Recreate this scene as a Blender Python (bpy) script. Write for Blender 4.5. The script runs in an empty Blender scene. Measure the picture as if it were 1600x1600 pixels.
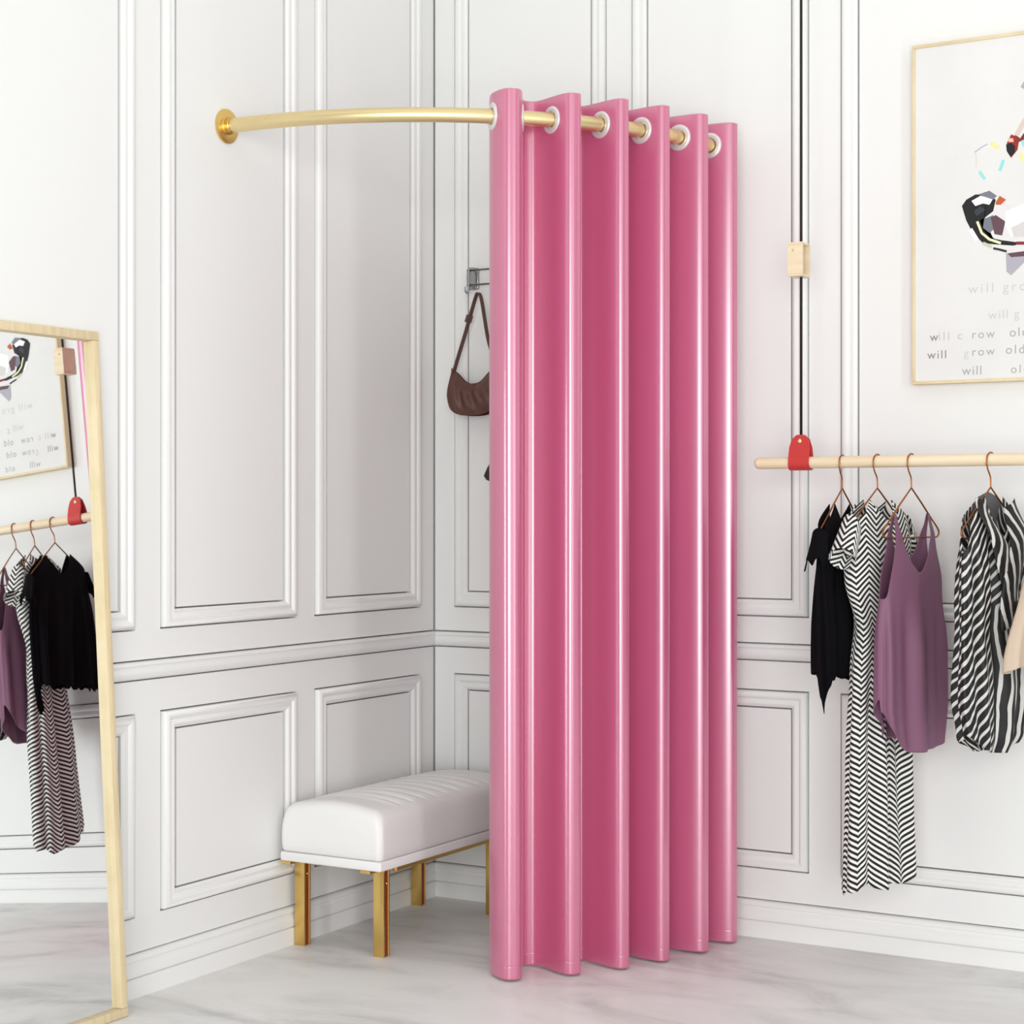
import bpy, bmesh, math, random
from mathutils import Vector, Matrix

sc = bpy.context.scene
COL = sc.collection
PI = math.pi

# ------------------------------------------------------------------ camera
F = 2782.0; CH = 1.2; HY = 804.0
CAM = (3.056, -4.728)
AX = (.8628, -.5056); AY = (.5056, .8628)
cam = bpy.data.cameras.new('camera'); camo = bpy.data.objects.new('camera', cam); COL.objects.link(camo)
camo.location = (CAM[0], CAM[1], CH)
camo.rotation_euler = (PI/2, 0, math.atan2(.5056, .8628))
cam.sensor_width = 36; cam.lens = 36*F/1600; cam.shift_y = 4/1600
cam.clip_start = .05; cam.clip_end = 60
sc.camera = camo

# ------------------------------------------------------------------ light
w = bpy.data.worlds.new('world'); sc.world = w; w.use_nodes = True
bg = w.node_tree.nodes['Background']
bg.inputs[0].default_value = (.965, .985, .99, 1); bg.inputs[1].default_value = .70

def area(name, loc, target, sx, sy, power, color=(1, 1, 1), spread=None):
    l = bpy.data.lights.new(name, 'AREA'); l.shape = 'RECTANGLE'; l.size = sx; l.size_y = sy
    l.energy = power; l.color = color
    if spread: l.spread = spread
    o = bpy.data.objects.new(name, l); COL.objects.link(o); o.location = loc
    d = Vector(target)-Vector(loc); o.rotation_euler = d.to_track_quat('-Z', 'Y').to_euler()
    return o
area('side_strip_light', (5.1, -3.0, 1.5), (.9, -.5, 1.4), .34, 3.1, 62, (1, .995, .98))  # added narrow strip, not a window; shaped to streak the satin folds from the right
area('overhead_fill_light', (1.9, -1.9, 3.38), (1.9, -1.9, 0), 3.4, 3.0, 14, (1, .99, .97))  # broad fill added under the ceiling to lift the corner, no lamp there
area('front_fill_light', (3.6, -6.3, 1.4), (.1, -.6, 1.0), 3.2, 2.8, 400, (.975, 1, .985))  # unseen fill added behind the camera, no window; brightens left wall and alcove

vs = sc.view_settings
vs.view_transform = 'Standard'; vs.look = 'None'; vs.gamma = 1; vs.use_curve_mapping = False; vs.exposure = -1.0

# ------------------------------------------------------------------ pixel helpers (build-time layout only)
def ray(px, py):
    X = (px-800)/F
    return (X*AX[0]+AX[1], X*AY[0]+AY[1], (HY-py)/F)
def onY(px, py, y=0):
    r = ray(px, py); t = (y-CAM[1])/r[1]
    return (CAM[0]+t*r[0], y, CH+t*r[2])

# ------------------------------------------------------------------ materials
def lin(c):
    return tuple(((v/255)/12.92 if v/255 <= .04045 else ((v/255+.055)/1.055)**2.4) for v in c)
def mat(name, rgb, rough=.5, metal=0, spec=.5, sheen=0, coat=0):
    m = bpy.data.materials.new(name); m.use_nodes = True
    b = m.node_tree.nodes['Principled BSDF']
    b.inputs['Base Color'].default_value = (*lin(rgb), 1)
    b.inputs['Roughness'].default_value = rough; b.inputs['Metallic'].default_value = metal
    b.inputs['Specular IOR Level'].default_value = spec
    b.inputs['Sheen Weight'].default_value = sheen; b.inputs['Coat Weight'].default_value = coat
    return m
def N(m, t, **kw):
    n = m.node_tree.nodes.new(t)
    for k, v in kw.items(): setattr(n, k, v)
    return n
def lk(m, a, b): m.node_tree.links.new(a, b)
def bsdf(m): return m.node_tree.nodes['Principled BSDF']
def noise_bump(m, scale=200, strength=.1, dist=.001, stretch=(1, 1, 1)):
    tc = N(m, 'ShaderNodeTexCoord'); mp = N(m, 'ShaderNodeMapping'); mp.inputs['Scale'].default_value = stretch
    n = N(m, 'ShaderNodeTexNoise'); n.inputs['Scale'].default_value = scale; n.inputs['Detail'].default_value = 4
    b = N(m, 'ShaderNodeBump'); b.inputs['Strength'].default_value = strength; b.inputs['Distance'].default_value = dist
    lk(m, tc.outputs['Object'], mp.inputs[0]); lk(m, mp.outputs[0], n.inputs['Vector'])
    lk(m, n.outputs[0], b.inputs['Height']); lk(m, b.outputs[0], bsdf(m).inputs['Normal'])
    return n
def noise_color(m, c1, c2, scale=5, stretch=(1, 1, 1), lo=.35, hi=.65, detail=6, dist=0, rough=.6):
    tc = N(m, 'ShaderNodeTexCoord'); mp = N(m, 'ShaderNodeMapping'); mp.inputs['Scale'].default_value = stretch
    n = N(m, 'ShaderNodeTexNoise'); n.inputs['Scale'].default_value = scale; n.inputs['Detail'].default_value = detail
    n.inputs['Distortion'].default_value = dist; n.inputs['Roughness'].default_value = rough
    r = N(m, 'ShaderNodeValToRGB'); r.color_ramp.elements[0].position = lo; r.color_ramp.elements[1].position = hi
    r.color_ramp.elements[0].color = (*lin(c1), 1); r.color_ramp.elements[1].color = (*lin(c2), 1)
    lk(m, tc.outputs['Object'], mp.inputs[0]); lk(m, mp.outputs[0], n.inputs['Vector'])
    lk(m, n.outputs[0], r.inputs[0]); lk(m, r.outputs[0], bsdf(m).inputs['Base Color'])
    return r

M = {}
M['wall'] = mat('painted_wall', (238, 238, 237), .55, spec=.3); noise_bump(M['wall'], 260, .04, .0006)
M['trim'] = mat('painted_trim', (240, 240, 239), .42, spec=.4)
M['ceiling'] = mat('ceiling_paint', (240, 239, 236), .8)
M['gold'] = mat('brushed_gold', (228, 194, 118), .33, 1); noise_bump(M['gold'], 60, .12, .0006, (1, 1, 14))
M['rodgold'] = mat('satin_gold_tube', (236, 216, 166), .36, 1)
M['brass_dark'] = mat('red_brown_edge', (150, 62, 18), .4, .35)
M['vinyl'] = mat('white_upholstery', (239, 237, 236), .48, spec=.45); noise_bump(M['vinyl'], 320, .08, .0006)
M['wood'] = mat('pale_wood', (226, 204, 160), .5)
noise_color(M['wood'], (216, 196, 154), (234, 217, 182), 9, (1, 8, .6), .3, .7)
M['polewood'] = mat('pale_pole_wood', (234, 214, 184), .45)
noise_color(M['polewood'], (229, 208, 174), (240, 222, 194), 7, (.6, 9, 9), .3, .7)
M['leather'] = mat('red_leather', (196, 50, 48), .5); noise_bump(M['leather'], 400, .2, .0006)
M['cord'] = mat('black_cord', (22, 20, 22), .7)
M['copper'] = mat('copper_wire', (166, 102, 56), .32, .9)
M['grommet'] = mat('pale_silver_grommet', (226, 224, 224), .3, .35)
M['steel'] = mat('brushed_steel', (170, 170, 172), .28, 1)
M['mirror'] = mat('mirror_silver', (246, 248, 248), .012, 1)
M['bag'] = mat('brown_leather', (92, 56, 46), .5); noise_bump(M['bag'], 45, .25, .004)
M['bag2'] = mat('dark_maroon_leather', (50, 24, 28), .5); noise_bump(M['bag2'], 60, .2, .002)
M['rivet'] = mat('brass_rivet', (240, 220, 170), .3, .8)
M['black'] = mat('black_chiffon', (10, 8, 13), .9, spec=.12); noise_bump(M['black'], 500, .15, .0006)
M['purple'] = mat('mauve_silk', (130, 88, 112), .55, spec=.35); noise_bump(M['purple'], 420, .25, .001)
M['beige'] = mat('beige_linen', (206, 186, 166), .85); noise_bump(M['beige'], 500, .3, .001)
M['grey'] = mat('grey_lining', (104, 102, 104), .8)
M['canvas'] = mat('canvas_paper', (229, 228, 227), .7); noise_color(M['canvas'], (225, 224, 223), (232, 231, 230), 3)

# floor: pale brushed marble
fm = mat('pale_grey_marble', (205, 203, 201), .42, spec=.35); M['floor'] = fm
r = noise_color(fm, (203, 202, 201), (237, 236, 235), 1.5, (1, 2.6, 1), .34, .6, 9, 1.1, .62)
r.color_ramp.elements.new(.47).color = (*lin((227, 226, 225)), 1)
mp = [n for n in fm.node_tree.nodes if n.type == 'MAPPING'][0]; mp.inputs['Rotation'].default_value = (0, 0, math.radians(-62))

# curtain satin
cm = mat('pink_satin', (203, 94, 136), .29, spec=.5, sheen=.2); M['satin'] = cm
b = bsdf(cm); b.inputs['IOR'].default_value = 2.7; b.inputs['Sheen Roughness'].default_value = .35; b.inputs['Sheen Tint'].default_value = (1, .85, .92, 1)
b.inputs['Specular Tint'].default_value = (1, .93, .96, 1)
noise_bump(cm, 1100, .05, .0004, (1, 1, 1.6))

def herringbone(name, dark, light, col, per, rise):
    m = mat(name, light, .75)
    uv = N(m, 'ShaderNodeUVMap'); sp = N(m, 'ShaderNodeSeparateXYZ'); lk(m, uv.outputs[0], sp.inputs[0])
    def ma(op, a, b=None, c=None):
        n = N(m, 'ShaderNodeMath', operation=op)
        for i, v in enumerate((a, b, c)):
            if v is None: continue
            if isinstance(v, (int, float)): n.inputs[i].default_value = v
            else: lk(m, v, n.inputs[i])
        return n.outputs[0]
    pp = ma('PINGPONG', sp.outputs[0], col)
    h = ma('MULTIPLY_ADD', pp, rise/col, sp.outputs[1])
    f = ma('FRACT', ma('DIVIDE', h, per))
    st = ma('GREATER_THAN', f, .5)
    mx = N(m, 'ShaderNodeMix', data_type='RGBA')
    mx.inputs[6].default_value = (*lin(dark), 1); mx.inputs[7].default_value = (*lin(light), 1)
    lk(m, st, mx.inputs[0]); lk(m, mx.outputs[2], bsdf(m).inputs['Base Color'])
    return m
M['herring'] = herringbone('herringbone_cotton', (22, 20, 22), (236, 234, 230), .036, .0150, .034)
def stripes(name, per, diag, lo=.5):
    m = mat(name, (230, 228, 225), .6)
    uv = N(m, 'ShaderNodeUVMap'); mp = N(m, 'ShaderNodeMapping'); mp.inputs['Rotation'].default_value = (0, 0, diag)
    mp.inputs['Scale'].default_value = (1, 1, 1)
    nz = N(m, 'ShaderNodeTexNoise'); nz.inputs['Scale'].default_value = 9; nz.inputs['Detail'].default_value = 2
    add = N(m, 'ShaderNodeMixRGB'); add.blend_type = 'LINEAR_LIGHT'; add.inputs[0].default_value = .008
    lk(m, uv.outputs[0], nz.inputs['Vector']); lk(m, uv.outputs[0], add.inputs[1]); lk(m, nz.outputs[1], add.inputs[2])
    lk(m, add.outputs[0], mp.inputs[0])
    sp = N(m, 'ShaderNodeSeparateXYZ'); lk(m, mp.outputs[0], sp.inputs[0])
    d = N(m, 'ShaderNodeMath', operation='DIVIDE'); d.inputs[1].default_value = per; lk(m, sp.outputs[0], d.inputs[0])
    fr = N(m, 'ShaderNodeMath', operation='FRACT'); lk(m, d.outputs[0], fr.inputs[0])
    gt = N(m, 'ShaderNodeMath', operation='GREATER_THAN'); gt.inputs[1].default_value = lo; lk(m, fr.outputs[0], gt.inputs[0])
    mx = N(m, 'ShaderNodeMix', data_type='RGBA')
    mx.inputs[6].default_value = (*lin((18, 17, 19)), 1); mx.inputs[7].default_value = (*lin((214, 211, 208)), 1)
    lk(m, gt.outputs[0], mx.inputs[0]); lk(m, mx.outputs[2], bsdf(m).inputs['Base Color'])
    return m
M['stripe'] = stripes('striped_viscose', .0165, 0, .66)
M['stripe_diag'] = stripes('striped_viscose_bias', .0165, math.radians(32), .66)

# ------------------------------------------------------------------ object helpers
def link(name, bm, m, parent=None, smooth=False, recalc=True):
    if recalc: bmesh.ops.recalc_face_normals(bm, faces=bm.faces)
    me = bpy.data.meshes.new(name); bm.to_mesh(me); bm.free()
    if m is not None: me.materials.append(M[m] if isinstance(m, str) else m)
    if smooth:
        for p in me.polygons: p.use_smooth = True
    o = bpy.data.objects.new(name, me); COL.objects.link(o)
    if parent is not None: o.parent = parent
    return o
def tag(o, label, cat, group=None):
    o['label'] = label; o['category'] = cat
    if group: o['group'] = group
    return o
def struct(o): o['kind'] = 'structure'; return o
def thing(name, label, cat, loc=(0, 0, 0), rz=0, group=None):
    o = bpy.data.objects.new(name, None); COL.objects.link(o); o.location = loc; o.rotation_euler = (0, 0, rz)
    o.empty_display_size = .1
    return tag(o, label, cat, group)
def sharp(o, ang=40):
    me = o.data
    for p in me.polygons: p.use_smooth = True
    me.set_sharp_from_angle(angle=math.radians(ang)); return o
def box(bm, x0, x1, y0, y1, z0, z1, bev=0, seg=2):
    r = bmesh.ops.create_cube(bm, size=1)
    for v in r['verts']:
        v.co = Vector(((x0+x1)/2+v.co.x*(x1-x0), (y0+y1)/2+v.co.y*(y1-y0), (z0+z1)/2+v.co.z*(z1-z0)))
    if bev:
        es = list({e for v in r['verts'] for e in v.link_edges})
        bmesh.ops.bevel(bm, geom=es, offset=bev, segments=seg, affect='EDGES', profile=.5)
def tube(bm, pts, r, n=12, cap=True, closed=False):
    pts = [Vector(p) for p in pts]; L = len(pts); rings = []
    prev = None
    for i, p in enumerate(pts):
        a = pts[(i-1) % L] if (closed or i > 0) else pts[0]
        b = pts[(i+1) % L] if (closed or i < L-1) else pts[-1]
        t = (b-a).normalized()
        if prev is None:
            up = Vector((0, 0, 1)) if abs(t.z) < .9 else Vector((1, 0, 0))
            nrm = t.cross(up).normalized()
        else:
            nrm = (prev-t*prev.dot(t)).normalized()
        prev = nrm; bn = t.cross(nrm)
        rr = r[i] if isinstance(r, (list, tuple)) else r
        rings.append([bm.verts.new(p+(nrm*math.cos(2*PI*k/n)+bn*math.sin(2*PI*k/n))*rr) for k in range(n)])
    for i in range(L if closed else L-1):
        A, B = rings[i], rings[(i+1) % L]
        for k in range(n): bm.faces.new((A[k], A[(k+1) % n], B[(k+1) % n], B[k]))
    if cap and not closed:
        bm.faces.new(rings[0][::-1]); bm.faces.new(rings[-1])
def lathe(bm, prof, mtx, n=32):
    """prof: (radius, height) along local Z; mtx places it"""
    rings = []
    for r, h in prof:
        if r < 1e-6: rings.append([bm.verts.new(mtx @ Vector((0, 0, h)))])
        else: rings.append([bm.verts.new(mtx @ Vector((r*math.cos(2*PI*k/n), r*math.sin(2*PI*k/n), h))) for k in range(n)])
    for A, B in zip(rings, rings[1:]):
        for k in range(n):
            a = [A[k % len(A)], A[(k+1) % len(A)], B[(k+1) % len(B)], B[k % len(B)]]
            f = []
            for v in a:
                if v not in f: f.append(v)
            if len(f) > 2: bm.faces.new(f)
def frame_to(axis, origin):
    q = Vector(axis).to_track_quat('Z', 'Y').to_matrix().to_4x4()
    return Matrix.Translation(Vector(origin)) @ q
def smooth_path(pts, n=8):
    pts = [Vector(p) for p in pts]; out = []
    for i in range(len(pts)-1):
        p0 = pts[max(i-1, 0)]; p1 = pts[i]; p2 = pts[i+1]; p3 = pts[min(i+2, len(pts)-1)]
        for k in range(n):
            t = k/n
            out.append(.5*((2*p1)+(p2-p0)*t+(2*p0-5*p1+4*p2-p3)*t*t+(3*p1-p0-3*p2+p3)*t**3))
    out.append(pts[-1]); return out
def ss(a, b, x):
    t = max(0, min(1, (x-a)/(b-a))); return t*t*(3-2*t)

# ------------------------------------------------------------------ walls with grooves and mouldings
G = .0055; DEEP = .028; MW = .0445
UP = (.914, 3.12); LOW = (.197, .699)
LEFT = [(-3.20, -2.66), (-2.57, -2.03), (-1.93, -1.381), (-1.271, -.720), (-.620, -.086)]
RIGHT = [(.081, .608), (.701, 1.246), (1.348, 2.75), (2.86, 4.2), (4.3, 5.2)]
WZ = 3.4; RAIL = (.788, .832); BASE = .103
def slot_rects(panels, gap):
    R = []
    for a, b in panels:
        for z0, z1 in (UP, LOW):
            o = (a-gap, b+gap, z0-G*.8, z1+G*.8); i = (a+MW+gap, b-MW-gap, z0+MW+G*.8, z1-MW-G*.8)
            R.append((o, i))
    return R
def wall_mesh(name, panels, smin, smax, to3, gap):
    rings = slot_rects(panels, gap)
    hs = [(RAIL[0]-G*.8, RAIL[1]+G*.8), (-1, BASE+G*.7)]
    S = {smin, smax}; Z = {0, WZ}
    for o, i in rings:
        S |= {o[0], o[1], i[0], i[1]}; Z |= {o[2], o[3], i[2], i[3]}
    for a, b in hs: Z |= {max(a, 0), b}
    # groove down the corner
    cg = (-G*.8, smax) if smax < 1 else (smin, G*.8)
    S |= set(cg)
    S = sorted(S); Z = sorted(Z)
    def rec(s, z):
        if cg[0] < s < cg[1]: return True
        for a, b in hs:
            if a < z < b: return True
        for o, i in rings:
            if o[0] < s < o[1] and o[2] < z < o[3] and not (i[0] < s < i[1] and i[2] < z < i[3]): return True
        return False
    bm = bmesh.new(); H = {}
    def quad(*p): bm.faces.new([bm.verts.new(to3(*q)) for q in p])
    for a in range(len(S)-1):
        for c in range(len(Z)-1):
            H[a, c] = -DEEP if rec((S[a]+S[a+1])/2, (Z[c]+Z[c+1])/2) else 0.0
    for (a, c), h in H.items():
        s0, s1, z0, z1 = S[a], S[a+1], Z[c], Z[c+1]
        quad((s0, h, z0), (s1, h, z0), (s1, h, z1), (s0, h, z1))
        h2 = H.get((a+1, c))
        if h2 is not None and h2 != h: quad((s1, h, z0), (s1, h2, z0), (s1, h2, z1), (s1, h, z1))
        h2 = H.get((a, c+1))
        if h2 is not None and h2 != h: quad((s0, h, z1), (s1, h, z1), (s1, h2, z1), (s0, h2, z1))
    # back skin and rim so the wall has thickness
    quad((smin, -.12, 0), (smax, -.12, 0), (smax, -.12, WZ), (smin, -.12, WZ))
    quad((smin, -.12, WZ), (smax, -.12, WZ), (smax, 0, WZ), (smin, 0, WZ))
    bmesh.ops.remove_doubles(bm, verts=bm.verts, dist=1e-6)
    o = link(name, bm, 'wall', recalc=False); return struct(o)
toL = lambda s, h, z: (h, s, z)
toR = lambda s, h, z: (s, -h, z)
wall_mesh('wall_left', LEFT, -3.4, .04, toL, .0085)
wall_mesh('wall_right', RIGHT, -.04, 5.4, toR, .0050)

MP = [(0, -.026), (0, .005), (.004, .011), (.009, .0135), (.015, .0135), (.019, .010), (.023, .0065), (.028, .0075), (.032, .0095),
      (.036, .009), (.040, .005), (.0445, .0015), (.0445, -.026)]
tn = [0]
def moulding(s0, s1, z0, z1, to3):
    bm = bmesh.new(); rings = []
    for d, h in MP:
        rings.append([bm.verts.new(to3(*p)) for p in ((s0+d, h, z0+d), (s1-d, h, z0+d), (s1-d, h, z1-d), (s0+d, h, z1-d))])
    for A, B in zip(rings, rings[1:]):
        for k in range(4): bm.faces.new((A[k], A[(k+1) % 4], B[(k+1) % 4], B[k]))
    for k in range(4): bm.faces.new((rings[0][k], rings[-1][k], rings[-1][(k+1) % 4], rings[0][(k+1) % 4]))
    tn[0] += 1
    struct(sharp(link('trim_%d' % tn[0], bm, 'trim'), 50))
for P, f in ((LEFT, toL), (RIGHT, toR)):
    for a, b in P:
        for z in (UP, LOW): moulding(a, b, z[0], z[1], f)
def run(name, prof, s0, s1, to3, miter=0):
    """horizontal run; prof = (out, z)"""
    bm = bmesh.new(); A = []; B = []
    for o_, z in prof:
        A.append(bm.verts.new(to3(s0+(max(o_, 0) if miter == -1 else 0), o_, z)))
        B.append(bm.verts.new(to3(s1-(max(o_, 0) if miter == 1 else 0), o_, z)))
    n = len(prof)
    for k in range(n): bm.faces.new((A[k], A[(k+1) % n], B[(k+1) % n], B[k]))
    bm.faces.new(A); bm.faces.new(B[::-1])
    struct(sharp(link(name, bm, 'trim'), 50))
RP = [(-.026, .788), (.006, .788), (.011, .793), (.016, .802), (.017, .810), (.014, .816), (.015, .820), (.020, .824), (.020, .829), (.017, .832), (-.026, .832)]
BP = [(-.026, 0), (.018, 0), (.018, .046), (.0165, .0475), (.010, .048), (.010, .051), (.0165, .052), (.0165, .066), (.014, .076), (.010, .082), (.010, .087), (.013, .089), (.013, .099), (.009, .103), (-.026, .103)]
tn[0] += 1; run('trim_%d' % tn[0], RP, -3.4, 0, toL, 1)
tn[0] += 1; run('trim_%d' % tn[0], RP, 0, 5.4, toR, -1)
run('baseboard_left', BP, -3.4, 0, toL, 1)
run('baseboard_right', BP, 0, 5.4, toR, -1)
bm = bmesh.new(); box(bm, -.2, 5.5, -6.2, .2, -.06, 0); struct(link('floor', bm, 'floor'))
bm = bmesh.new(); box(bm, -.2, 5.5, -3.4, .2, WZ, WZ+.06); struct(link('ceiling', bm, 'ceiling'))

# ------------------------------------------------------------------ curtain rod
def rodr(th): return RR-.044*ss(math.radians(85.5), math.radians(90), th)
RZ = 2.234; RR = 1.020
rod = thing('curtain_rod', 'curved gold curtain rod running from the left panelled wall through the pink curtain', 'curtain rod', (0, -RR, RZ))
def rel(o, *p): return [Vector(q)-o.location for q in p]
pts = [(-.0, -RR, RZ)]
for k in range(0, 61):
    th = PI/2*k/60
    pts.append((rodr(th)*math.sin(th)+(.004 if k == 0 else 0), -rodr(th)*math.cos(th)-(.004 if k == 60 else 0), RZ))
pts = pts[1:]
bm = bmesh.new(); tube(bm, rel(rod, *pts), .0192, 28)
link('tube', bm, 'rodgold', rod, smooth=True)
for org, axd in (((0, -RR, RZ), (1, 0, 0)), ((rodr(PI/2), 0, RZ), (0, -1, 0))):
    bm = bmesh.new()
    lathe(bm, [(0, .0005), (.045, .0005), (.0462, .003), (.0455, .0055), (.042, .007), (.024, .0075), (.0225, .009), (.0225, .022), (.0212, .0235), (.0193, .0235)],
          frame_to(axd, Vector(org)-rod.location), 48)
    sharp(link('wall_flange', bm, 'gold', rod), 35)

# ------------------------------------------------------------------ curtain
AMP = .066
KS = [math.radians(a) for a in (43.6, 52.58, 60.41, 67.81, 76.02, 83.9)]
def kin(u):
    k = [2*KS[0]-KS[1]]+KS+[2*KS[-1]-KS[-2]]
    u += 1
    i = max(0, min(len(k)-2, int(math.floor(u)))); f = u-i
    if 1 <= i <= len(k)-3:
        p0, p1, p2, p3 = k[i-1], k[i], k[i+1], k[i+2]
        return .5*((2*p1)+(-p0+p2)*f+(2*p0-5*p1+4*p2-p3)*f*f+(-p0+3*p1-3*p2+p3)*f**3)
    return k[i]+(k[i+1]-k[i])*f
def cpt(u, z):
    th = kin(u)+.034*(1-ss(-.46, -.22, u))
    low = ss(2.2, 0, z)
    a = AMP*(1+.03*math.sin(3*u+1)*low)
    r = RR+a*(math.cos(2*PI*u)-.10*math.cos(6*PI*u))/.92
    return Vector((r*math.sin(th), -r*math.cos(th), z))
U0, U1 = -.415, 5.36
cur = thing('curtain', 'tall pink satin eyelet curtain hanging in six folds from the gold rod', 'curtain', (.86, -.5, 0))
gro = []
for k in range(6):
    for d in (-.25, .25):
        u = k+d
        c = cpt(u, RZ); t = (cpt(u+.02, RZ)-cpt(u-.02, RZ)).normalized()
        gro.append((c, Vector((t.y, -t.x, 0)).normalized(), t))
NU = 620
zs = [.006, .010, .036, .0372, .0380, .0395, .041, .0418, .043]
zz = .07
while zz < 2.16: zs.append(zz); zz += .09
zz = 2.165
while zz < 2.292: zs.append(zz); zz += .0045
zs.append(2.294)
bm = bmesh.new(); grid = []
for z in zs:
    row = []
    for i in range(NU+1):
        u = U0+(U1-U0)*i/NU
        p = cpt(u, z)
        t = (cpt(u+.004, z)-cpt(u-.004, z)).normalized(); nv = Vector((t.y, -t.x, 0))
        if abs(z-.0395) < .0005: p = p-nv*.0005
        row.append(bm.verts.new(p-cur.location))
    grid.append(row)
loc = cur.location
for a in range(len(zs)-1):
    for i in range(NU):
        q = (grid[a][i], grid[a][i+1], grid[a+1][i+1], grid[a+1][i])
        if zs[a] > 2.16:
            c = (q[0].co+q[2].co)/2+loc
            if any((c-g[0]).length < .0275 for g in gro): continue
        bm.faces.new(q)
bmesh.ops.recalc_face_normals(bm, faces=bm.faces)
panel = link('fabric_panel', bm, 'satin', cur, smooth=True, recalc=False)
md = panel.modifiers.new('thickness', 'SOLIDIFY'); md.thickness = .0016; md.offset = 0
for c, nrm, t in gro:
    bm = bmesh.new()
    prof = [(.0215, -.0035), (.0230, -.0048), (.030, -.0048), (.0355, -.0030), (.0365, 0), (.0355, .0030), (.030, .0048), (.0230, .0048), (.0215, .0035), (.0215, -.0035)]
    lathe(bm, prof, frame_to(nrm, c-loc), 36)
    link('grommet', bm, 'grommet', cur, smooth=True)

# ------------------------------------------------------------------ bench
BX0, BX1, BY0, BY1 = .021, .357, -.815, -.075
bench = thing('bench', 'white upholstered bench with gold metal legs in the panelled corner', 'bench', (BX0, BY0, 0))
o = lambda x, y, z: (x-BX0, y-BY0, z)
bw, bl = BX1-BX0, BY1-BY0
def slab(name, x0, x1, y0, y1, z0, z1, bev, m, par=bench, seg=3):
    bm = bmesh.new(); box(bm, x0, x1, y0, y1, z0, z1, bev, seg); return sharp(link(name, bm, m, par), 40)
slab('seat_base', 0, bw, 0, bl, .246, .272, .005, 'vinyl')
# cushion with channel tufting on its top
bm = bmesh.new(); NX, NY = 44, 150
def cush(u, v):
    x = u*bw; y = v*bl
    ed = min(u, 1-u)*bw; en = min(v, 1-v)*bl
    rr = .034
    def rnd(d): return 0 if d >= rr else -(rr-math.sqrt(max(0, rr*rr-(rr-d)**2)))
    z = .398+rnd(ed)*.85+rnd(en)*.85
    cx = 1-(2*u-1)**2
    z += .022*cx
    inner = ss(.022, .055, ed)*ss(.10, .13, en)
    ph = (y/.058) % 1
    z -= inner*.0075*max(0, 1-abs(ph-.5)*2/.22)**1.5
    z += inner*.004*math.sin(PI*((ph+.5) % 1))
    return max(z, .30)
G2 = [[None]*(NY+1) for _ in range(NX+1)]
def warp(i, n):  # more samples near the edges
    t = i/n; return t-.06*math.sin(2*PI*t)
for i in range(NX+1):
    for j in range(NY+1):
        u = warp(i, NX); v = j/NY
        if v < .12 or v > .88: pass
        cz = cush(u, v); G2[i][j] = bm.verts.new((.002+u*(bw-.004), .002+v*(bl-.004), cz))
for i in range(NX):
    for j in range(NY): bm.faces.new((G2[i][j], G2[i+1][j], G2[i+1][j+1], G2[i][j+1]))
edge = [G2[i][0] for i in range(NX+1)]+[G2[NX][j] for j in range(1, NY+1)]+[G2[i][NY] for i in range(NX-1, -1, -1)]+[G2[0][j] for j in range(NY-1, 0, -1)]
rings = [edge]
cxm, cym = bw/2, bl/2
for z, gr in ((.345, .0025), (.32, .0035), (.295, .003), (.280, .001), (.2735, -.003)):
    ring = []
    for v in edge:
        x, y = v.co.x, v.co.y
        x = x+gr*(1 if x > bw-.01 else -1 if x < .01 else 0); y = y+gr*(1 if y > bl-.01 else -1 if y < .01 else 0)
        ring.append(bm.verts.new((x, y, z)))
    rings.append(ring)
for A, B in zip(rings, rings[1:]):
    for k in range(len(A)): bm.faces.new((A[k], A[(k+1) % len(A)], B[(k+1) % len(A)], B[k]))
bm.faces.new(rings[-1])
# round the vertical corners in plan
for v in bm.verts:
    cr = .016
    for sx, X in ((-1, 0.0), (1, bw)):
        for sy, Y in ((-1, 0.0), (1, bl)):
            qx = X-sx*cr; qy = Y-sy*cr
            dx, dy = (v.co.x-qx)*sx, (v.co.y-qy)*sy
            if dx > 0 and dy > 0:
                mxd = max(dx, dy); l = math.hypot(dx, dy)
                v.co.x = qx+sx*dx*mxd/l; v.co.y = qy+sy*dy*mxd/l
bmesh.ops.recalc_face_normals(bm, faces=bm.faces)
link('seat_cushion', bm, 'vinyl', bench, smooth=True, recalc=False)
bm = bmesh.new()
for x in (.036, bw-.030):
    box(bm, x, x+.016, .097, bl-.057, .232, .2455, .001, 1)
sharp(link('side_rail', bm, 'gold', bench), 30)
for x in (.000, bw-.069):
    for y in (.066, bl-.086):
        lg = slab('leg', x, x+.034, y, y+.006, 0, .2455, .0010, 'gold', seg=2)
        bm = bmesh.new(); box(bm, x+.006, x+.0315, y+.0062, y+.022, .001, .2455, .0006, 1)
        sharp(link('leg_inset', bm, 'brass_dark', lg), 30)
        bm = bmesh.new(); box(bm, x+.002, x+.034, y+.0222, y+.030, 0, .2455, .0008, 1)
        sharp(link('leg_back_plate', bm, 'gold', lg), 30)
        bm = bmesh.new(); box(bm, x-.002, x+.030, y-.060 if y < .1 else y+.031, y-.0005 if y < .1 else y+.06, .236, .2455, .001, 1)
        sharp(link('mounting_plate', bm, 'gold', lg), 30)
        bm = bmesh.new(); lathe(bm, [(0, .0), (.0035, .0), (.0035, .004), (.002, .0052), (0, .0055)], frame_to((1, 0, 0), (x+.0312, y+.014, .200)), 12)
        link('screw', bm, 'gold', lg, smooth=True)

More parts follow.
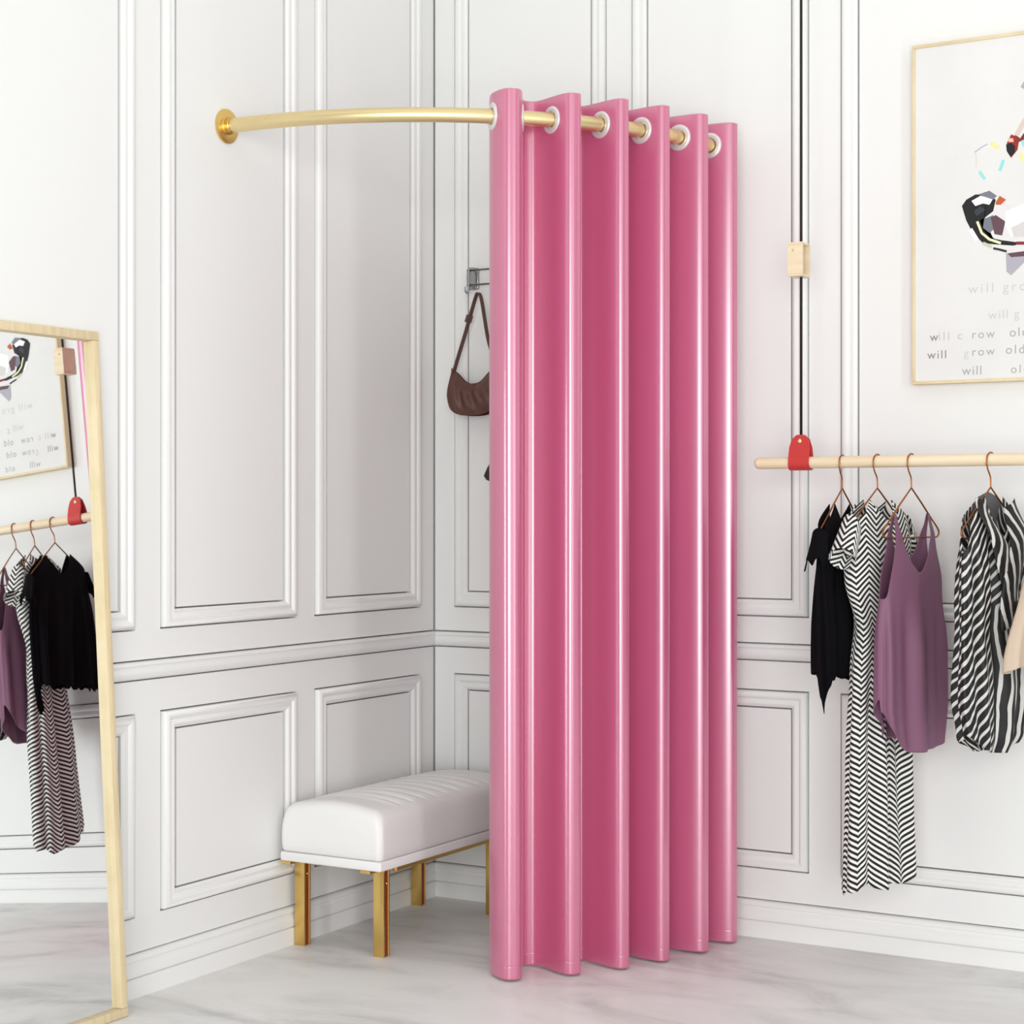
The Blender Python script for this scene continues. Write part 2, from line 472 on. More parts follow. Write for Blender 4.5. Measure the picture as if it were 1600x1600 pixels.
# ------------------------------------------------------------------ leaning mirror
MT = 1.641; MB = .100
mw = .66
ang = math.atan2(MB-.004, MT)
mir = thing('floor_mirror', 'tall floor mirror in a pale wood frame leaning against the left wall', 'mirror', (MB+.012, -1.517-mw, 0.001))
mir.rotation_euler = (0, -ang, 0)
mh = math.hypot(MT, MB)-.001
FW = .021; FD = .030
for nm, a in (('frame_rail', (-FD, 0, 0, mw, 0, FW)), ('frame_rail', (-FD, 0, 0, mw, mh-FW, mh)),
              ('frame_stile', (-FD, 0, 0, FW, FW+.0003, mh-FW-.0003)), ('frame_stile', (-FD, 0, mw-FW, mw, FW+.0003, mh-FW-.0003))):
    bm = bmesh.new(); box(bm, *a, .0015, 2); sharp(link(nm, bm, 'wood', mir), 30)
bm = bmesh.new(); box(bm, -.022, -.0165, FW-.003, mw-FW+.003, FW-.003, mh-FW+.003); link('mirror_glass', bm, 'mirror', mir)
bm = bmesh.new(); box(bm, -.0285, -.0225, FW-.003, mw-FW+.003, FW-.003, mh-FW+.003); link('backing_board', bm, 'wood', mir)

# ------------------------------------------------------------------ wall hook rail and bags
hk = onY(750, 435)
hk = (hk[0]-.020, 0, hk[2])
rail = thing('hook_rail', 'steel wall hook rail with two thin rods, half behind the pink curtain', 'hook rail', (hk[0], 0, hk[2]))
def bracket(x):
    bm = bmesh.new(); box(bm, x-.020, x+.018, -.006, -.0004, -.034, .032, .004, 3)
    sharp(link('bracket_plate', bm, 'steel', rail), 40)
    bm = bmesh.new(); tube(bm, smooth_path([(x, -.004, .029), (x, -.024, .027), (x, -.034, .018), (x, -.034, -.018), (x, -.024, -.029), (x, -.004, -.031)], 5), .0055, 12)
    link('bracket_arm', bm, 'steel', rail, smooth=True)
bracket(0); bracket(.40)
for z in (.022, -.024):
    bm = bmesh.new(); tube(bm, [(-.006, -.034, z), (.406, -.034, z)], .0032, 12); link('rod', bm, 'steel', rail, smooth=True)
def jhook(x):
    bm = bmesh.new(); tube(bm, smooth_path([(x, -.040, .024), (x, -.041, -.024), (x, -.042, -.040), (x, -.050, -.050), (x, -.060, -.045), (x, -.062, -.032)], 5), .0028, 10)
    link('hook', bm, 'steel', rail, smooth=True)
jhook(.004); jhook(.115); jhook(.22); jhook(.33)

def bag_body(w_, h_, d_, sag, cols=48, rows=26, lip=.25):
    """hobo bag: crescent body; local X width, Z up, Y depth"""
    bm = bmesh.new(); front = []
    for side in (1, -1):
        g = []
        for j in range(rows+1):
            v = j/rows; row = []
            for i in range(cols+1):
                s = -1+2*i/cols
                top = h_*(.50+.42*abs(s)**2.2-lip*.5*math.exp(-(s*3.2)**2)+.03*math.cos(s*9))
                bot = -h_*.5*(1-abs(s)**2.6)**.5 if abs(s) < 1 else 0
                z = bot+(top-bot)*v
                wx = w_*.5*(1-.10*ss(.2, 1, v)+.02*math.sin(v*6))
                th = d_*.5*math.sin(PI*min(1, .08+v*.84))**.55*(1-abs(s)**3)**.5
                th *= 1-.75*ss(.7, 1, v)
                fold = .007*math.sin(s*13+v*5)*math.sin(PI*v)*(1-abs(s)**4)
                row.append(bm.verts.new((s*wx, -side*(th+fold*(1 if side == 1 else .5)), z)))
            g.append(row)
        for j in range(rows):
            for i in range(cols): bm.faces.new((g[j][i], g[j][i+1], g[j+1][i+1], g[j+1][i]))
        front.append(g)
    bmesh.ops.remove_doubles(bm, verts=bm.verts, dist=.0008)
    return bm
bx = onY(745, 458, -.056); bb = onY(741, 622, -.05)
bag = thing('shoulder_bag', 'brown leather hobo bag hanging from the wall rail by its long strap', 'bag', (bb[0], -.054, bb[2]))
bm = bag_body(.185, .110, .075, 0)
bd = link('body', bm, 'bag', bag, smooth=True)
bd.modifiers.new('s', 'SUBSURF').levels = 1; bd.modifiers['s'].render_levels = 1
def strap(par, pts, wd, th, m):
    pts = smooth_path(pts, 8); bm = bmesh.new(); prev = None
    for i, p in enumerate(pts):
        t = (pts[min(i+1, len(pts)-1)]-pts[max(i-1, 0)]).normalized()
        sd = Vector((0, 1, 0)); nn = t.cross(sd).normalized()
        q = [bm.verts.new(p+sd*a*wd+nn*b*th) for a, b in ((-.5, -.5), (.5, -.5), (.5, .5), (-.5, .5))]
        if prev:
            for k in range(4): bm.faces.new((prev[k], prev[(k+1) % 4], q[(k+1) % 4], q[k]))
        else: bm.faces.new(q)
        prev = q
    bm.faces.new(prev[::-1]); return sharp(link('strap', bm, m, par), 40)
tx = bx[0]-bb[0]+.004; tz = bx[2]-bb[2]
strap(bag, [(-.082, 0, .045), (-.066, 0, .10), (-.030, 0, tz*.62), (tx-.012, 0, tz-.020), (tx, 0, tz), (tx+.012, 0, tz-.022), (.052, 0, tz*.56), (.078, 0, .10), (.084, 0, .045)], .016, .004, 'bag')
bm = bmesh.new(); box(bm, -.012, .012, -.012, .012, -.006, .006, .002)
bk = link('buckle', bm, 'bag', bag); bk.location = (-.017, 0, tz*.76); bk.rotation_euler = (0, math.radians(-70), 0)
pb = onY(776, 739, -.05)
b2 = thing('pouch_bag', 'small dark maroon bag low on the wall, its corner showing past the curtain', 'bag', (pb[0]+.03, -.055, pb[2]))
bm = bmesh.new()
for zc, hw, hd in ((-.035, .062, .020), (-.028, .072, .024), (0, .066, .022), (.022, .056, .016), (.032, .046, .008)):
    pass
prof = [(-.034, .050, .014), (-.030, .062, .020), (-.018, .070, .024), (.0, .066, .022), (.018, .058, .016), (.030, .050, .009), (.034, .044, .004)]
rs = []
for zc, hw, hd in prof:
    rs.append([bm.verts.new((hw*math.copysign(abs(math.cos(a))**.6, math.cos(a)), hd*math.copysign(abs(math.sin(a))**.8, math.sin(a)), zc+.01*abs(math.cos(a))*(zc < 0))) for a in [2*PI*k/32 for k in range(32)]])
for A, B in zip(rs, rs[1:]):
    for k in range(32): bm.faces.new((A[k], A[(k+1) % 32], B[(k+1) % 32], B[k]))
bm.faces.new(rs[0]); bm.faces.new(rs[-1])
link('body', bm, 'bag2', b2, smooth=True)
hx = hk[0]+.115-(pb[0]+.03); hz = hk[2]-.046-pb[2]
strap(b2, [(-.045, 0, .02), (-.020+hx*.5, 0, hz*.5), (hx-.006, 0, hz-.015), (hx, 0, hz), (hx+.006, 0, hz-.015), (.030+hx*.5, 0, hz*.5), (.045, 0, .02)], .008, .003, 'bag2')

# ------------------------------------------------------------------ hanging clothes rail
PY = -.25; PZ = 1.338; PRAD = .0158
pole = tag(link('clothes_rail', (lambda b: (tube(b, [(p, PY, PZ) for p in (1.193, 1.1945, 1.198, 1.204, 1.6, 2.4, 3.0)], [.006, .011, .0145, PRAD, PRAD, PRAD, PRAD], 28), b)[1])(bmesh.new()), 'polewood', smooth=True),
           'pale wooden hanging pole holding the row of clothes, slung from a red leather loop', 'clothes rail')
LX = 1.323
lp = thing('leather_loop', 'red leather loop wrapped around the wooden clothes pole at its left end', 'strap', (LX, PY, PZ))
bm = bmesh.new()
# profile in the YZ plane, loop round the pole meeting at the rivet
inner = []; R_ = PRAD+.0006; TH = .0042
path = [(-.0025, .074), (-.004, .062), (-.0095, .040), (-.0155, .018)]
for k in range(0, 13):
    a = PI+PI*k/12; path.append(((R_+TH/2)*math.cos(a), (R_+TH/2)*math.sin(a)))
path += [(.0155, .018), (.0095, .040), (.004, .062), (.0025, .074)]
secs = []
for i, (y, z) in enumerate(path):
    p0 = path[max(i-1, 0)]; p1 = path[min(i+1, len(path)-1)]
    t = Vector((p1[0]-p0[0], p1[1]-p0[1])).normalized(); nn = Vector((t.y, -t.x))
    hw = .0285
    if z > .045: hw = .0275*math.sqrt(max(.05, 1-((z-.045)/.031)**2.2))
    hw += .0015*ss(.0, -.02, z)
    secs.append([bm.verts.new((sx*hw, y+nn.x*o_*TH/2, z+nn.y*o_*TH/2)) for sx, o_ in ((-1, -1), (1, -1), (1, 1), (-1, 1))])
for A, B in zip(secs, secs[1:]):
    for k in range(4): bm.faces.new((A[k], A[(k+1) % 4], B[(k+1) % 4], B[k]))
bm.faces.new(secs[0]); bm.faces.new(secs[-1])
sharp(link('band', bm, 'leather', lp), 50)
bm = bmesh.new(); lathe(bm, [(0, -.009), (.006, -.009), (.0062, -.007), (.003, -.006), (.003, .006), (.0062, .007), (.006, .009), (0, .009)], frame_to((0, 1, 0), (-.001, 0, .0575)), 20)
link('rivet', bm, 'rivet', lp, smooth=True)
cd = thing('suspension_cord', 'black cord running from the ceiling down to the red leather loop', 'cord', (LX+.001, PY, 1.409))
bm = bmesh.new(); tube(bm, [(0, 0, 0), (0, 0, 1.0), (0, 0, 3.396-1.409)], .0036, 10); link('cord', bm, 'cord', cd, smooth=True)
bm = bmesh.new(); lathe(bm, [(0, 0), (.022, 0), (.022, -.004), (.006, -.012), (0, -.012)], Matrix.Translation((0, 0, 3.3995-1.409)), 24); link('ceiling_cap', bm, 'steel', cd, smooth=True)
cl = thing('cord_clip', 'small pale wooden block clip threaded on the black cord above the clothes pole', 'cord clip', (LX+.001, PY, 1.877))
bm = bmesh.new()
X0, X1, Y0, Y1, ZA, ZB = -.026, .015, -.031, .029, -.045, .045
prof = [(X0, Y0), (X1, Y0), (X1, Y0+.008), (X1-.022, Y0+.010), (X1-.022, Y1-.008), (X1, Y1-.008), (X1, Y1), (X0, Y1)]
A = [bm.verts.new((x, y, ZA+.006)) for x, y in prof]; B = [bm.verts.new((x, y, ZB-.006)) for x, y in prof]
for k in range(8): bm.faces.new((A[k], A[(k+1) % 8], B[(k+1) % 8], B[k]))
bm.faces.new(A); bm.faces.new(B)
box(bm, X0, X1, Y0, Y1, ZA, ZA+.006, .0008, 1); box(bm, X0, X1, Y0, Y1, ZB-.006, ZB, .0008, 1)
sharp(link('block', bm, 'polewood', cl), 30)
bm = bmesh.new(); lathe(bm, [(0, 0), (.004, 0), (.004, .0012), (0, .0014)], frame_to((0, -1, 0), (-.010, Y0, .024)), 14); link('peg', bm, 'wood', cl, smooth=True)

def hanger(px, az, label, hw=.138):
    """hanger hooked on the pole; local X runs along its bar"""
    x = onY(px, 723, PY)[0]
    h = thing('clothes_hanger', label, 'hanger', (x, PY, PZ), math.radians(az), 'copper hangers on the wooden pole')
    r = PRAD+.0030
    hook = []
    for k in range(0, 15):
        a = math.radians(20+k*170/14); hook.append((r*math.cos(a), 0, r*math.sin(a)))
    hook += [(-r-.001, 0, -.010), (-r+.006, 0, -.026), (-.002, 0, -.042), (0, 0, -.058), (0, 0, -.072)]
    bm = bmesh.new(); tube(bm, [hook[0]]+hook[1:15]+smooth_path(hook[15:], 5), .0020, 10); link('hook', bm, 'copper', h, smooth=True)
    pts = [(0, 0, -.069)]+smooth_path([(.055*hw/.15, 0, -.108), (.105*hw/.15, 0, -.146), (.138*hw/.15, 0, -.170), (hw, 0, -.183), (hw-.006, 0, -.194), (hw-.022, 0, -.197), (.06, 0, -.197), (0, 0, -.197)], 5)
    full = pts+[(-p[0], 0, p[2]) for p in map(Vector, pts[-2:0:-1])]
    bm = bmesh.new(); tube(bm, full, .0023, 10, closed=True); link('shoulder_frame', bm, 'copper', h, smooth=True)
    return h, x

def arm_z(s):           # height of the hanger arm (relative to pole centre) at |local x| = s (world metres)
    s = abs(s)
    return -.069-s*(.101/.138) if s < .138 else -.170-(s-.138)*1.0

def garment(name, label, cat, hx, az, topf, botf, wf, tf, fold, mats, cols=200, rows=70, matf=None, parts=(), shift=(0, 0), xshift=None):
    g = thing(name, label, cat, (hx, PY, PZ), math.radians(az), 'clothes on the wooden pole')
    bm = bmesh.new(); uvl = bm.loops.layers.uv.new('uv')
    ar = []; grid = []
    for i in range(cols+1):
        th = 2*PI*i/cols
        s = math.cos(th); fr = 1 if math.sin(th) >= 0 else -1
        zt = topf(s, fr); zb = botf(s, fr, th); col = []
        for j in range(rows+1):
            v = j/rows; z = zt+(zb-zt)*v
            w_ = wf(z); t_ = tf(z)
            d = fold(th, z)
            x = w_*math.copysign(abs(s)**.85, s); y = t_*math.copysign(abs(math.sin(th))**.75, math.sin(th))
            nx, ny = s, math.sin(th)*1.2
            xs, ys = xshift(z) if xshift else (0, 0)
            # hang clear of the hanger bar
            col.append((bm.verts.new((x+nx*d*.6+xs, y+ny*d+shift[1]+ys, z)), z))
        grid.append(col)
    # arc-length u at a mid height
    zm = None; us = [0]
    zr = botf(1, 1, 0)*.6+topf(0, 1)*.4
    def pos(th, z):
        s = math.cos(th); return Vector((wf(z)*s, tf(z)*math.sin(th)))
    for i in range(cols): us.append(us[-1]+(pos(2*PI*(i+1)/cols, zr)-pos(2*PI*i/cols, zr)).length)
    for i in range(cols):
        for j in range(rows):
            q = [(grid[i][j], us[i]), (grid[i+1][j], us[i+1]), (grid[i+1][j+1], us[i+1]), (grid[i][j+1], us[i])]
            f = bm.faces.new([a[0][0] for a in q])
            if matf: f.material_index = matf(2*PI*(i+.5)/cols, grid[i][j][1])
            for l, a in zip(f.loops, q): l[uvl].uv = (a[1], a[0][1])
    for k in range(rows+1):
        pass
    bmesh.ops.remove_doubles(bm, verts=bm.verts, dist=1e-5)
    bmesh.ops.recalc_face_normals(bm, faces=bm.faces)
    ob = link(parts[0] if parts else 'cloth', bm, mats[0], g, smooth=True, recalc=False)
    for m in mats[1:]: ob.data.materials.append(M[m])
    md = ob.modifiers.new('thickness', 'SOLIDIFY'); md.thickness = .0016; md.offset = 0
    return g, ob
def lerp(tab, z):
    for (z0, a), (z1, b) in zip(tab, tab[1:]):
        if z >= z1:
            t = (z-z0)/(z1-z0); t = max(0, min(1, t)); t = t*t*(3-2*t); return a+(b-a)*t
    return tab[-1][1]

AZ1, AZ2, AZ3, AZ4 = 86, 75, 77, 75
H1, X1_ = hanger(1316, AZ1, 'copper wire hanger carrying the black chiffon top, nearest the red loop')
H2, X2_ = hanger(1371, AZ2, 'copper wire hanger inside the herringbone dress, second from the red loop')
H3, X3_ = hanger(1424, AZ3, 'copper wire hanger with the mauve camisole straps over its bare arms')
H4, X4_ = hanger(1548, AZ4, 'copper wire hanger under the black and white striped wrap top')
H5, X5_ = hanger(1664, 80, 'copper wire hanger carrying the beige linen top at the right edge')

rnd = random.Random(4)
# 1 black chiffon top
def top1(s, fr):
    a = abs(s)
    wz = .15
    if a > .93: return -.205-.03*(a-.93)/.07
    if a > .42: return arm_z(a*.145)+.004
    d = (.42-a)/.42
    return arm_z(.42*.145)+.004-(.135 if fr < 0 else .07)*d**.85
def bot1(s, fr, th):
    jag = .008*abs(math.sin(th*5.5))+.005*math.sin(th*17)+.003*math.sin(th*31)
    tail = .105*max(0, 1-abs(th-PI*1.10)/.55)**1.2
    return -.570+jag-tail-.02*s
g1, c1 = garment('black_top', 'black chiffon sleeveless top with a ragged hem, closest to the red leather loop', 'top', X1_, AZ1, top1, bot1,
        lambda z: lerp([(-.1, .130), (-.2, .140), (-.33, .152), (-.5, .150), (-.7, .135)], z),
        lambda z: lerp([(-.09, .005), (-.16, .020), (-.3, .024), (-.5, .027), (-.75, .018)], z),
        lambda th, z: (.010*math.sin(th*9+z*4)+.006*math.sin(th*15+1+z*9))*ss(-.16, -.45, z), ['black'], rows=60)
for s_ in (-1, 1):
    bm = bmesh.new(); g = []
    for i in range(15):
        a = -PI/2+PI*i/14; row = []
        for j in range(9):
            v = j/8; flut = 1+.25*math.sin(i*1.9)*v
            row.append(bm.verts.new((s_*(.138+.022*v*flut+.006*math.cos(a)), (.022+.010*v)*math.sin(a), -.172-.085*v+.012*math.sin(i*1.3)*v+.02*(1-math.cos(a))*(-1))))
        g.append(row)
    for i in range(14):
        for j in range(8): bm.faces.new((g[i][j], g[i+1][j], g[i+1][j+1], g[i][j+1]))
    ob = link('sleeve_frill', bm, 'black', g1, smooth=True)
    md = ob.modifiers.new('thickness', 'SOLIDIFY'); md.thickness = .0012

# 2 herringbone dress
def top2(s, fr):
    a = abs(s)
    if a > .95: return -.215
    if a > .36: return arm_z(a*.135)+.006
    d = (.36-a)/.36
    return arm_z(.36*.135)+.006-(.055 if fr < 0 else .03)*d**.7
def fold2(th, z):
    k = ss(-.43, -.72, z)
    return .012*k*math.sin(th*6+.6)+.008*k*math.sin(th*11+z*2)+.004*math.sin(th*5+z*22)*math.exp(-((z+.43)/.12)**2)
g2, c2 = garment('maxi_dress', 'long black and white herringbone dress, the longest garment on the pole', 'dress', X2_, AZ2, top2,
        lambda s, fr, th: -1.100+.012*math.sin(th*2)+.006*math.sin(th*7)+.035*s*(s > 0), 
        lambda z: lerp([(-.1, .115), (-.2, .136), (-.30, .125), (-.43, .084), (-.55, .098), (-.80, .110), (-1.1, .124)], z),
        lambda z: lerp([(-.09, .008), (-.14, .030), (-.25, .044), (-.43, .034), (-.55, .038), (-.9, .044), (-1.1, .048)], z),
        fold2, ['herring'], cols=260, rows=90)
for s_ in (-1, 1):
    bm = bmesh.new(); uvl = bm.loops.layers.uv.new('uv'); g = []
    for i in range(17):
        a = -PI+2*PI*i/16; row = []
        for j in range(9):
            v = j/8
            row.append((bm.verts.new((s_*(.118+.040*v+.006*math.cos(a)), (.030+.012*v)*math.sin(a), -.175-.075*v+(.040-.012*v)*math.cos(a))), a*.04, v*.08))
        g.append(row)
    for i in range(16):
        for j in range(8):
            q = (g[i][j], g[i+1][j], g[i+1][j+1], g[i][j+1]); f = bm.faces.new([a[0] for a in q])
            for l, a in zip(f.loops, q): l[uvl].uv = (a[1], a[2])
    ob = link('sleeve', bm, 'herring', g2, smooth=True)
    md = ob.modifiers.new('thickness', 'SOLIDIFY'); md.thickness = .0014

# 3 mauve camisole
def top3(s, fr):
    a = abs(s)
    if .63 < a < .73: return arm_z(.095)+.003
    if a >= .73: return arm_z(.095)+.003-(.215)*ss(.73, 1.0, a)**.55
    d = (.63-a)/.63
    return arm_z(.095)+.003-(.150 if fr < 0 else .135)*min(1, (1.05*d))**.5
def bot3(s, fr, th):
    side = abs(s)**4
    return (-.745 if fr < 0 else -.715)+.11*side*(1 if s < 0 else .35)
def wf3(z): return lerp([(-.1, .112), (-.20, .118), (-.32, .140), (-.45, .150), (-.62, .152), (-.76, .128)], z)
g3, c3 = garment('camisole', 'mauve silk camisole with thin straps and a curved hem, in front of the herringbone dress', 'top', X3_, AZ3, top3, bot3,
        wf3, lambda z: lerp([(-.135, .003), (-.2, .018), (-.30, .026), (-.5, .034), (-.76, .034)], z),
        lambda th, z: (.008*math.sin(th*7+1.2+z)+.004*math.sin(th*13+z*3))*ss(-.30, -.5, z), ['purple'], cols=240, rows=70)

# 4 striped wrap top
def top4(s, fr):
    a = abs(s)
    if a > .93: return -.200-.03*(a-.93)/.07
    if a > .30: return arm_z(a*.130)+.007
    d = (.30-a)/.30
    return arm_z(.30*.140)+(.007+.012*d if fr > 0 else .007-.13*d**.7)
def wf4(z): return lerp([(-.1, .116), (-.2, .128), (-.36, .130), (-.46, .132), (-.60, .136), (-.69, .115), (-.75, .070)], z)
g4, c4 = garment('wrap_top', 'black and white striped wrap top with a gathered rounded hem', 'top', X4_, AZ4, top4,
        lambda s, fr, th: -.735+.05*abs(s)**3, wf4,
        lambda z: lerp([(-.09, .008), (-.16, .026), (-.36, .036), (-.42, .032), (-.58, .044), (-.69, .038), (-.75, .02)], z),
        lambda th, z: (.010*math.sin(th*8+.5)+.005*math.sin(th*17+z*6))*ss(-.12, -.3, z), ['stripe_diag', 'stripe', 'grey'], cols=240, rows=80,
        matf=lambda th, z: 2 if (math.sin(th) > 0 and abs(math.cos(th)) < .5 and z > -.26) else 1 if (z < -.36 and math.cos(th) > -.25) else 0)
bm = bmesh.new(); uvl = bm.loops.layers.uv.new('uv')
# shawl lapel crossing the front down to the tie
for side, x0, x1 in ((1, .062, -.02), (-1, -.062, .03)):
    g = []
    for j in range(31):
        v = j/30; z = arm_z(.05)-.002-(.31)*v
        cx = x0+(x1-x0)*ss(0, 1, v); wv = .026+.020*math.sin(PI*v)
        yy = -(.014+.040*ss(0, .35, v)+.003*side)
        row = []
        for i in range(7):
            t = i/6*2-1
            row.append((bm.verts.new((cx+t*wv, yy-.009*(1-t*t), z+.012*t*side)), t*wv*side, v*.34))
        g.append(row)
    for j in range(30):
        for i in range(6):
            q = (g[j][i], g[j][i+1], g[j+1][i+1], g[j+1][i]); f = bm.faces.new([a[0] for a in q])
            for l, a in zip(f.loops, q): l[uvl].uv = (a[1]*.7+a[2]*.35, a[2])
ob = link('lapel', bm, 'stripe_diag', g4, smooth=True)
md = ob.modifiers.new('thickness', 'SOLIDIFY'); md.thickness = .003
bm = bmesh.new()
box(bm, -.005, .035, -.068, -.040, -.385, -.352, .010, 3)
ob = link('tie_knot', bm, 'stripe', g4, smooth=True)

# 5 beige linen top
def top5(s, fr):
    a = abs(s)
    if .50 < a < .70: return arm_z(.095)+.003
    if a >= .70: return arm_z(.095)+.003-.16*ss(.70, 1.0, a)**.6
    return arm_z(.095)+.003-.12*min(1, ((.50-a)/.50))**.5
g5, c5 = garment('linen_top', 'beige linen flared sleeveless top at the right edge of the photo', 'top', X5_, 62, top5,
        lambda s, fr, th: -.515+.010*math.sin(th*4), lambda z: lerp([(-.1, .110), (-.25, .130), (-.52, .19)], z),
        lambda z: lerp([(-.135, .003), (-.2, .02), (-.35, .04), (-.52, .06)], z),
        lambda th, z: .014*math.sin(th*9)*ss(-.25, -.55, z), ['beige'], cols=200, rows=50)

# ------------------------------------------------------------------ framed picture on the right wall
ART_Y = -.034
a0 = onY(1425, 601, ART_Y); a1 = onY(1425, 72, ART_Y)
AX0, AZ0, AZ1h = a0[0], a0[2], a1[2]; AW = .74; AH = AZ1h-AZ0
art = thing('framed_picture', 'large framed abstract bird painting with faint lettering on the right wall', 'picture', (AX0, 0, AZ0))
fr_ = .0085
for nm, a in (('frame_rail', (0, AW, -.034, -.0005, 0, fr_)), ('frame_rail', (0, AW, -.034, -.0005, AH-fr_, AH)),
              ('frame_stile', (0, fr_, -.034, -.0005, fr_+.0002, AH-fr_-.0002)), ('frame_stile', (AW-fr_, AW, -.034, -.0005, fr_+.0002, AH-fr_-.0002))):
    bm = bmesh.new(); box(bm, *a, .0008, 1); sharp(link(nm, bm, 'wood', art), 30)
bm = bmesh.new(); box(bm, fr_, AW-fr_, -.030, -.006, fr_, AH-fr_); canvas = link('canvas', bm, 'canvas', art)
def flat(name, rgb):
    k = 'paint_%d_%d_%d' % rgb
    if k not in M: M[k] = mat(k, rgb, .6)
    return k
lay = [0]
def poly(pts, rgb):
    lay[0] += 1
    y = -.0302-.00003*lay[0]
    bm = bmesh.new()
    vs_ = []
    for px, py in pts:
        p = onY(px, py, ART_Y+.004); vs_.append(bm.verts.new((p[0]-AX0, y, p[2]-AZ0)))
    f = bm.faces.new(vs_)
    bmesh.ops.triangulate(bm, faces=[f])
    link('painted_mark', bm, flat('', rgb), canvas)
def stroke(pts, wd, rgb):
    pts = [Vector((a, b)) for a, b in pts]; L = []; R = []
    for i, p in enumerate(pts):
        t = (pts[min(i+1, len(pts)-1)]-pts[max(i-1, 0)]).normalized(); n_ = Vector((t.y, -t.x))*wd/2
        L.append(p+n_); R.append(p-n_)
    poly([tuple(p) for p in L]+[tuple(p) for p in R[::-1]], rgb)
NAVY = (20, 22, 34); BLK = (12, 12, 16); WHT = (246, 246, 246); GR = (120, 124, 134); PLUM = (98, 70, 78); CRM = (240, 234, 190)
ORG = (196, 92, 40); LG = (214, 210, 210); RED = (140, 30, 34); TQ = (150, 224, 220); YL = (236, 234, 150); LIL = (176, 172, 184); BR = (120, 44, 30)
# upper sweep of colour and small head
stroke([(1523, 238), (1534, 230), (1543, 225)], 1.6, LIL)
stroke([(1524, 238), (1526, 250), (1525, 262)], 1.5, (226, 208, 208))
stroke([(1548, 223), (1560, 232)], 6, YL); stroke([(1530, 268), (1539, 280)], 5, TQ)
stroke([(1568, 250), (1565, 259), (1562, 267)], 5, TQ); stroke([(1594, 238), (1597, 247), (1604, 256)], 5, YL)
stroke([(1598, 215), (1600, 224), (1606, 232)], 8, TQ)
poly([(1586, 210), (1594, 216), (1604, 202), (1612, 196), (1616, 204), (1604, 216), (1592, 222), (1586, 218)], BR)
poly([(1573, 224), (1580, 210), (1588, 213), (1592, 222), (1590, 234), (1580, 247), (1574, 238)], (150, 36, 24))
poly([(1572, 226), (1580, 223), (1586, 228), (1586, 238), (1579, 245), (1573, 236)], BLK)
poly([(1575, 216), (1583, 216), (1584, 222), (1576, 222)], (236, 190, 180))
stroke([(1588, 212), (1600, 190), (1612, 172)], 7, (222, 200, 194)); stroke([(1598, 138), (1604, 128), (1616, 118)], 8, LIL)
# body
poly([(1504, 322), (1514, 308), (1530, 300), (1550, 300), (1562, 306), (1572, 318), (1620, 330), (1660, 350), (1672, 374), (1650, 392), (1610, 398), (1580, 392), (1550, 386), (1528, 370), (1512, 346)], (228, 226, 226))
poly([(1503, 322), (1510, 312), (1524, 304), (1542, 303), (1556, 312), (1552, 330), (1538, 341), (1531, 344), (1536, 358), (1554, 373), (1586, 380), (1584, 384), (1556, 382), (1536, 380), (1520, 364), (1510, 345)], BLK)
poly([(1518, 314), (1532, 306), (1552, 310), (1546, 320), (1536, 318), (1524, 322)], WHT)
poly([(1528, 304), (1546, 298), (1558, 306), (1552, 312), (1540, 308)], GR)
poly([(1522, 330), (1532, 322), (1540, 328), (1534, 332), (1526, 338)], (50, 54, 66))
poly([(1538, 342), (1552, 336), (1556, 356), (1546, 364), (1536, 356)], GR)
poly([(1548, 340), (1556, 336), (1571, 346), (1566, 368), (1554, 366)], PLUM)
poly([(1556, 316), (1562, 306), (1572, 312), (1564, 320), (1556, 320)], ORG)
poly([(1572, 330), (1600, 318), (1620, 340), (1610, 366), (1580, 370), (1570, 352)], WHT)
poly([(1580, 356), (1600, 346), (1612, 360), (1604, 370), (1584, 370)], LG)
stroke([(1527, 346), (1534, 364), (1546, 374), (1564, 380)], 4, CRM)
stroke([(1516, 358), (1522, 368), (1527, 376)], 7, WHT); stroke([(1536, 380), (1550, 386)], 5, (206, 204, 176))
stroke([(1552, 388), (1562, 390), (1573, 393)], 3.5, (40, 40, 46))
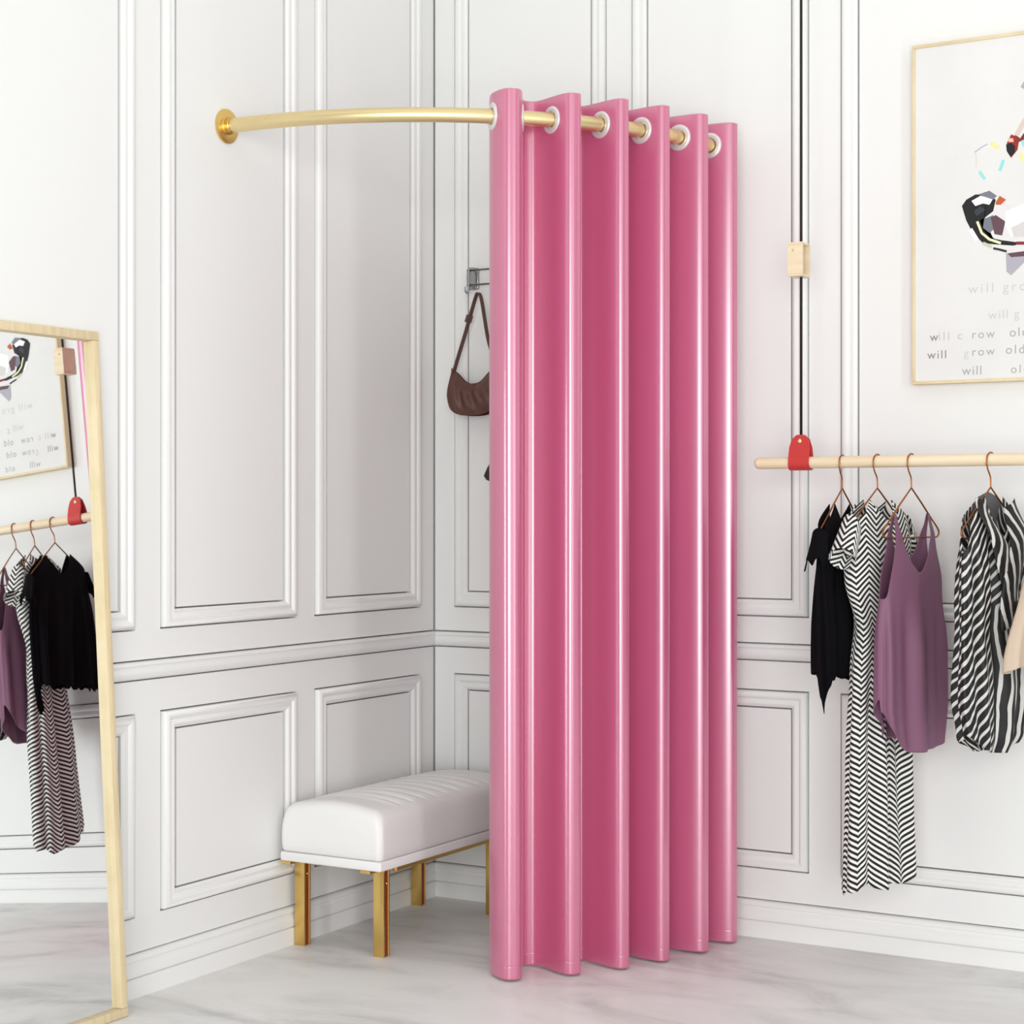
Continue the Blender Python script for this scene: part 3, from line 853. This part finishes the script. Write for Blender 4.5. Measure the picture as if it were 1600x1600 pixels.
stroke([(1588, 380), (1600, 380), (1630, 378), (1652, 370)], 5, RED); stroke([(1566, 378), (1588, 381)], 5, BLK)
poly([(1572, 396), (1600, 394), (1612, 398), (1596, 414), (1580, 430), (1573, 424)], LIL)
poly([(1574, 396), (1604, 392), (1606, 400), (1580, 402)], PLUM)
poly([(1654, 300), (1676, 312), (1688, 340), (1680, 372), (1662, 390), (1668, 350)], NAVY)
stroke([(1630, 396), (1640, 440), (1636, 480), (1648, 530), (1660, 560)], 4, (224, 190, 190))
stroke([(1640, 396), (1650, 430), (1652, 460)], 5, LIL)
def txt(s, px, py, hpx, rgb, sp=1.0):
    p = onY(px, py, ART_Y+.004); q = onY(px, py-hpx, ART_Y+.004)
    c = bpy.data.curves.new('lettering', 'FONT'); c.body = s; c.size = (q[2]-p[2])*1.42; c.space_character = sp
    t = bpy.data.objects.new('tmp', c); COL.objects.link(t)
    dg = bpy.context.evaluated_depsgraph_get(); me = bpy.data.meshes.new_from_object(t.evaluated_get(dg))
    bpy.data.objects.remove(t)
    o_ = bpy.data.objects.new('lettering', me); COL.objects.link(o_); o_.parent = canvas
    me.materials.clear(); me.materials.append(M[flat('', rgb)])
    o_.location = (p[0]-AX0, -.0304, p[2]-AZ0); o_.rotation_euler = (PI/2, 0, 0)
FAINT = (208, 206, 208); MID = (172, 172, 176); DK = (136, 136, 142)
txt('will gro', 1513, 459, 15, FAINT, 1.35); txt('ro', 1567, 458, 15, MID, 1.3) if False else None
txt('will g', 1544, 499, 14, FAINT, 1.15)
txt('w', 1453, 533, 13, DK, 1.2); txt('ill c', 1466, 532, 13, (198, 196, 198), 1.35); txt('row', 1518, 529, 13, MID, 1.3); txt('old', 1577, 526, 14, MID, 1.2)
txt('will', 1449, 561, 13, DK, 1.2); txt('g', 1506, 558, 13, FAINT, 1); txt('row', 1518, 556, 13, MID, 1.3); txt('old', 1571, 553, 14, MID, 1.25)
txt('will', 1503, 586, 14, MID, 1.15); txt('old', 1579, 583, 13, MID, 1.3)
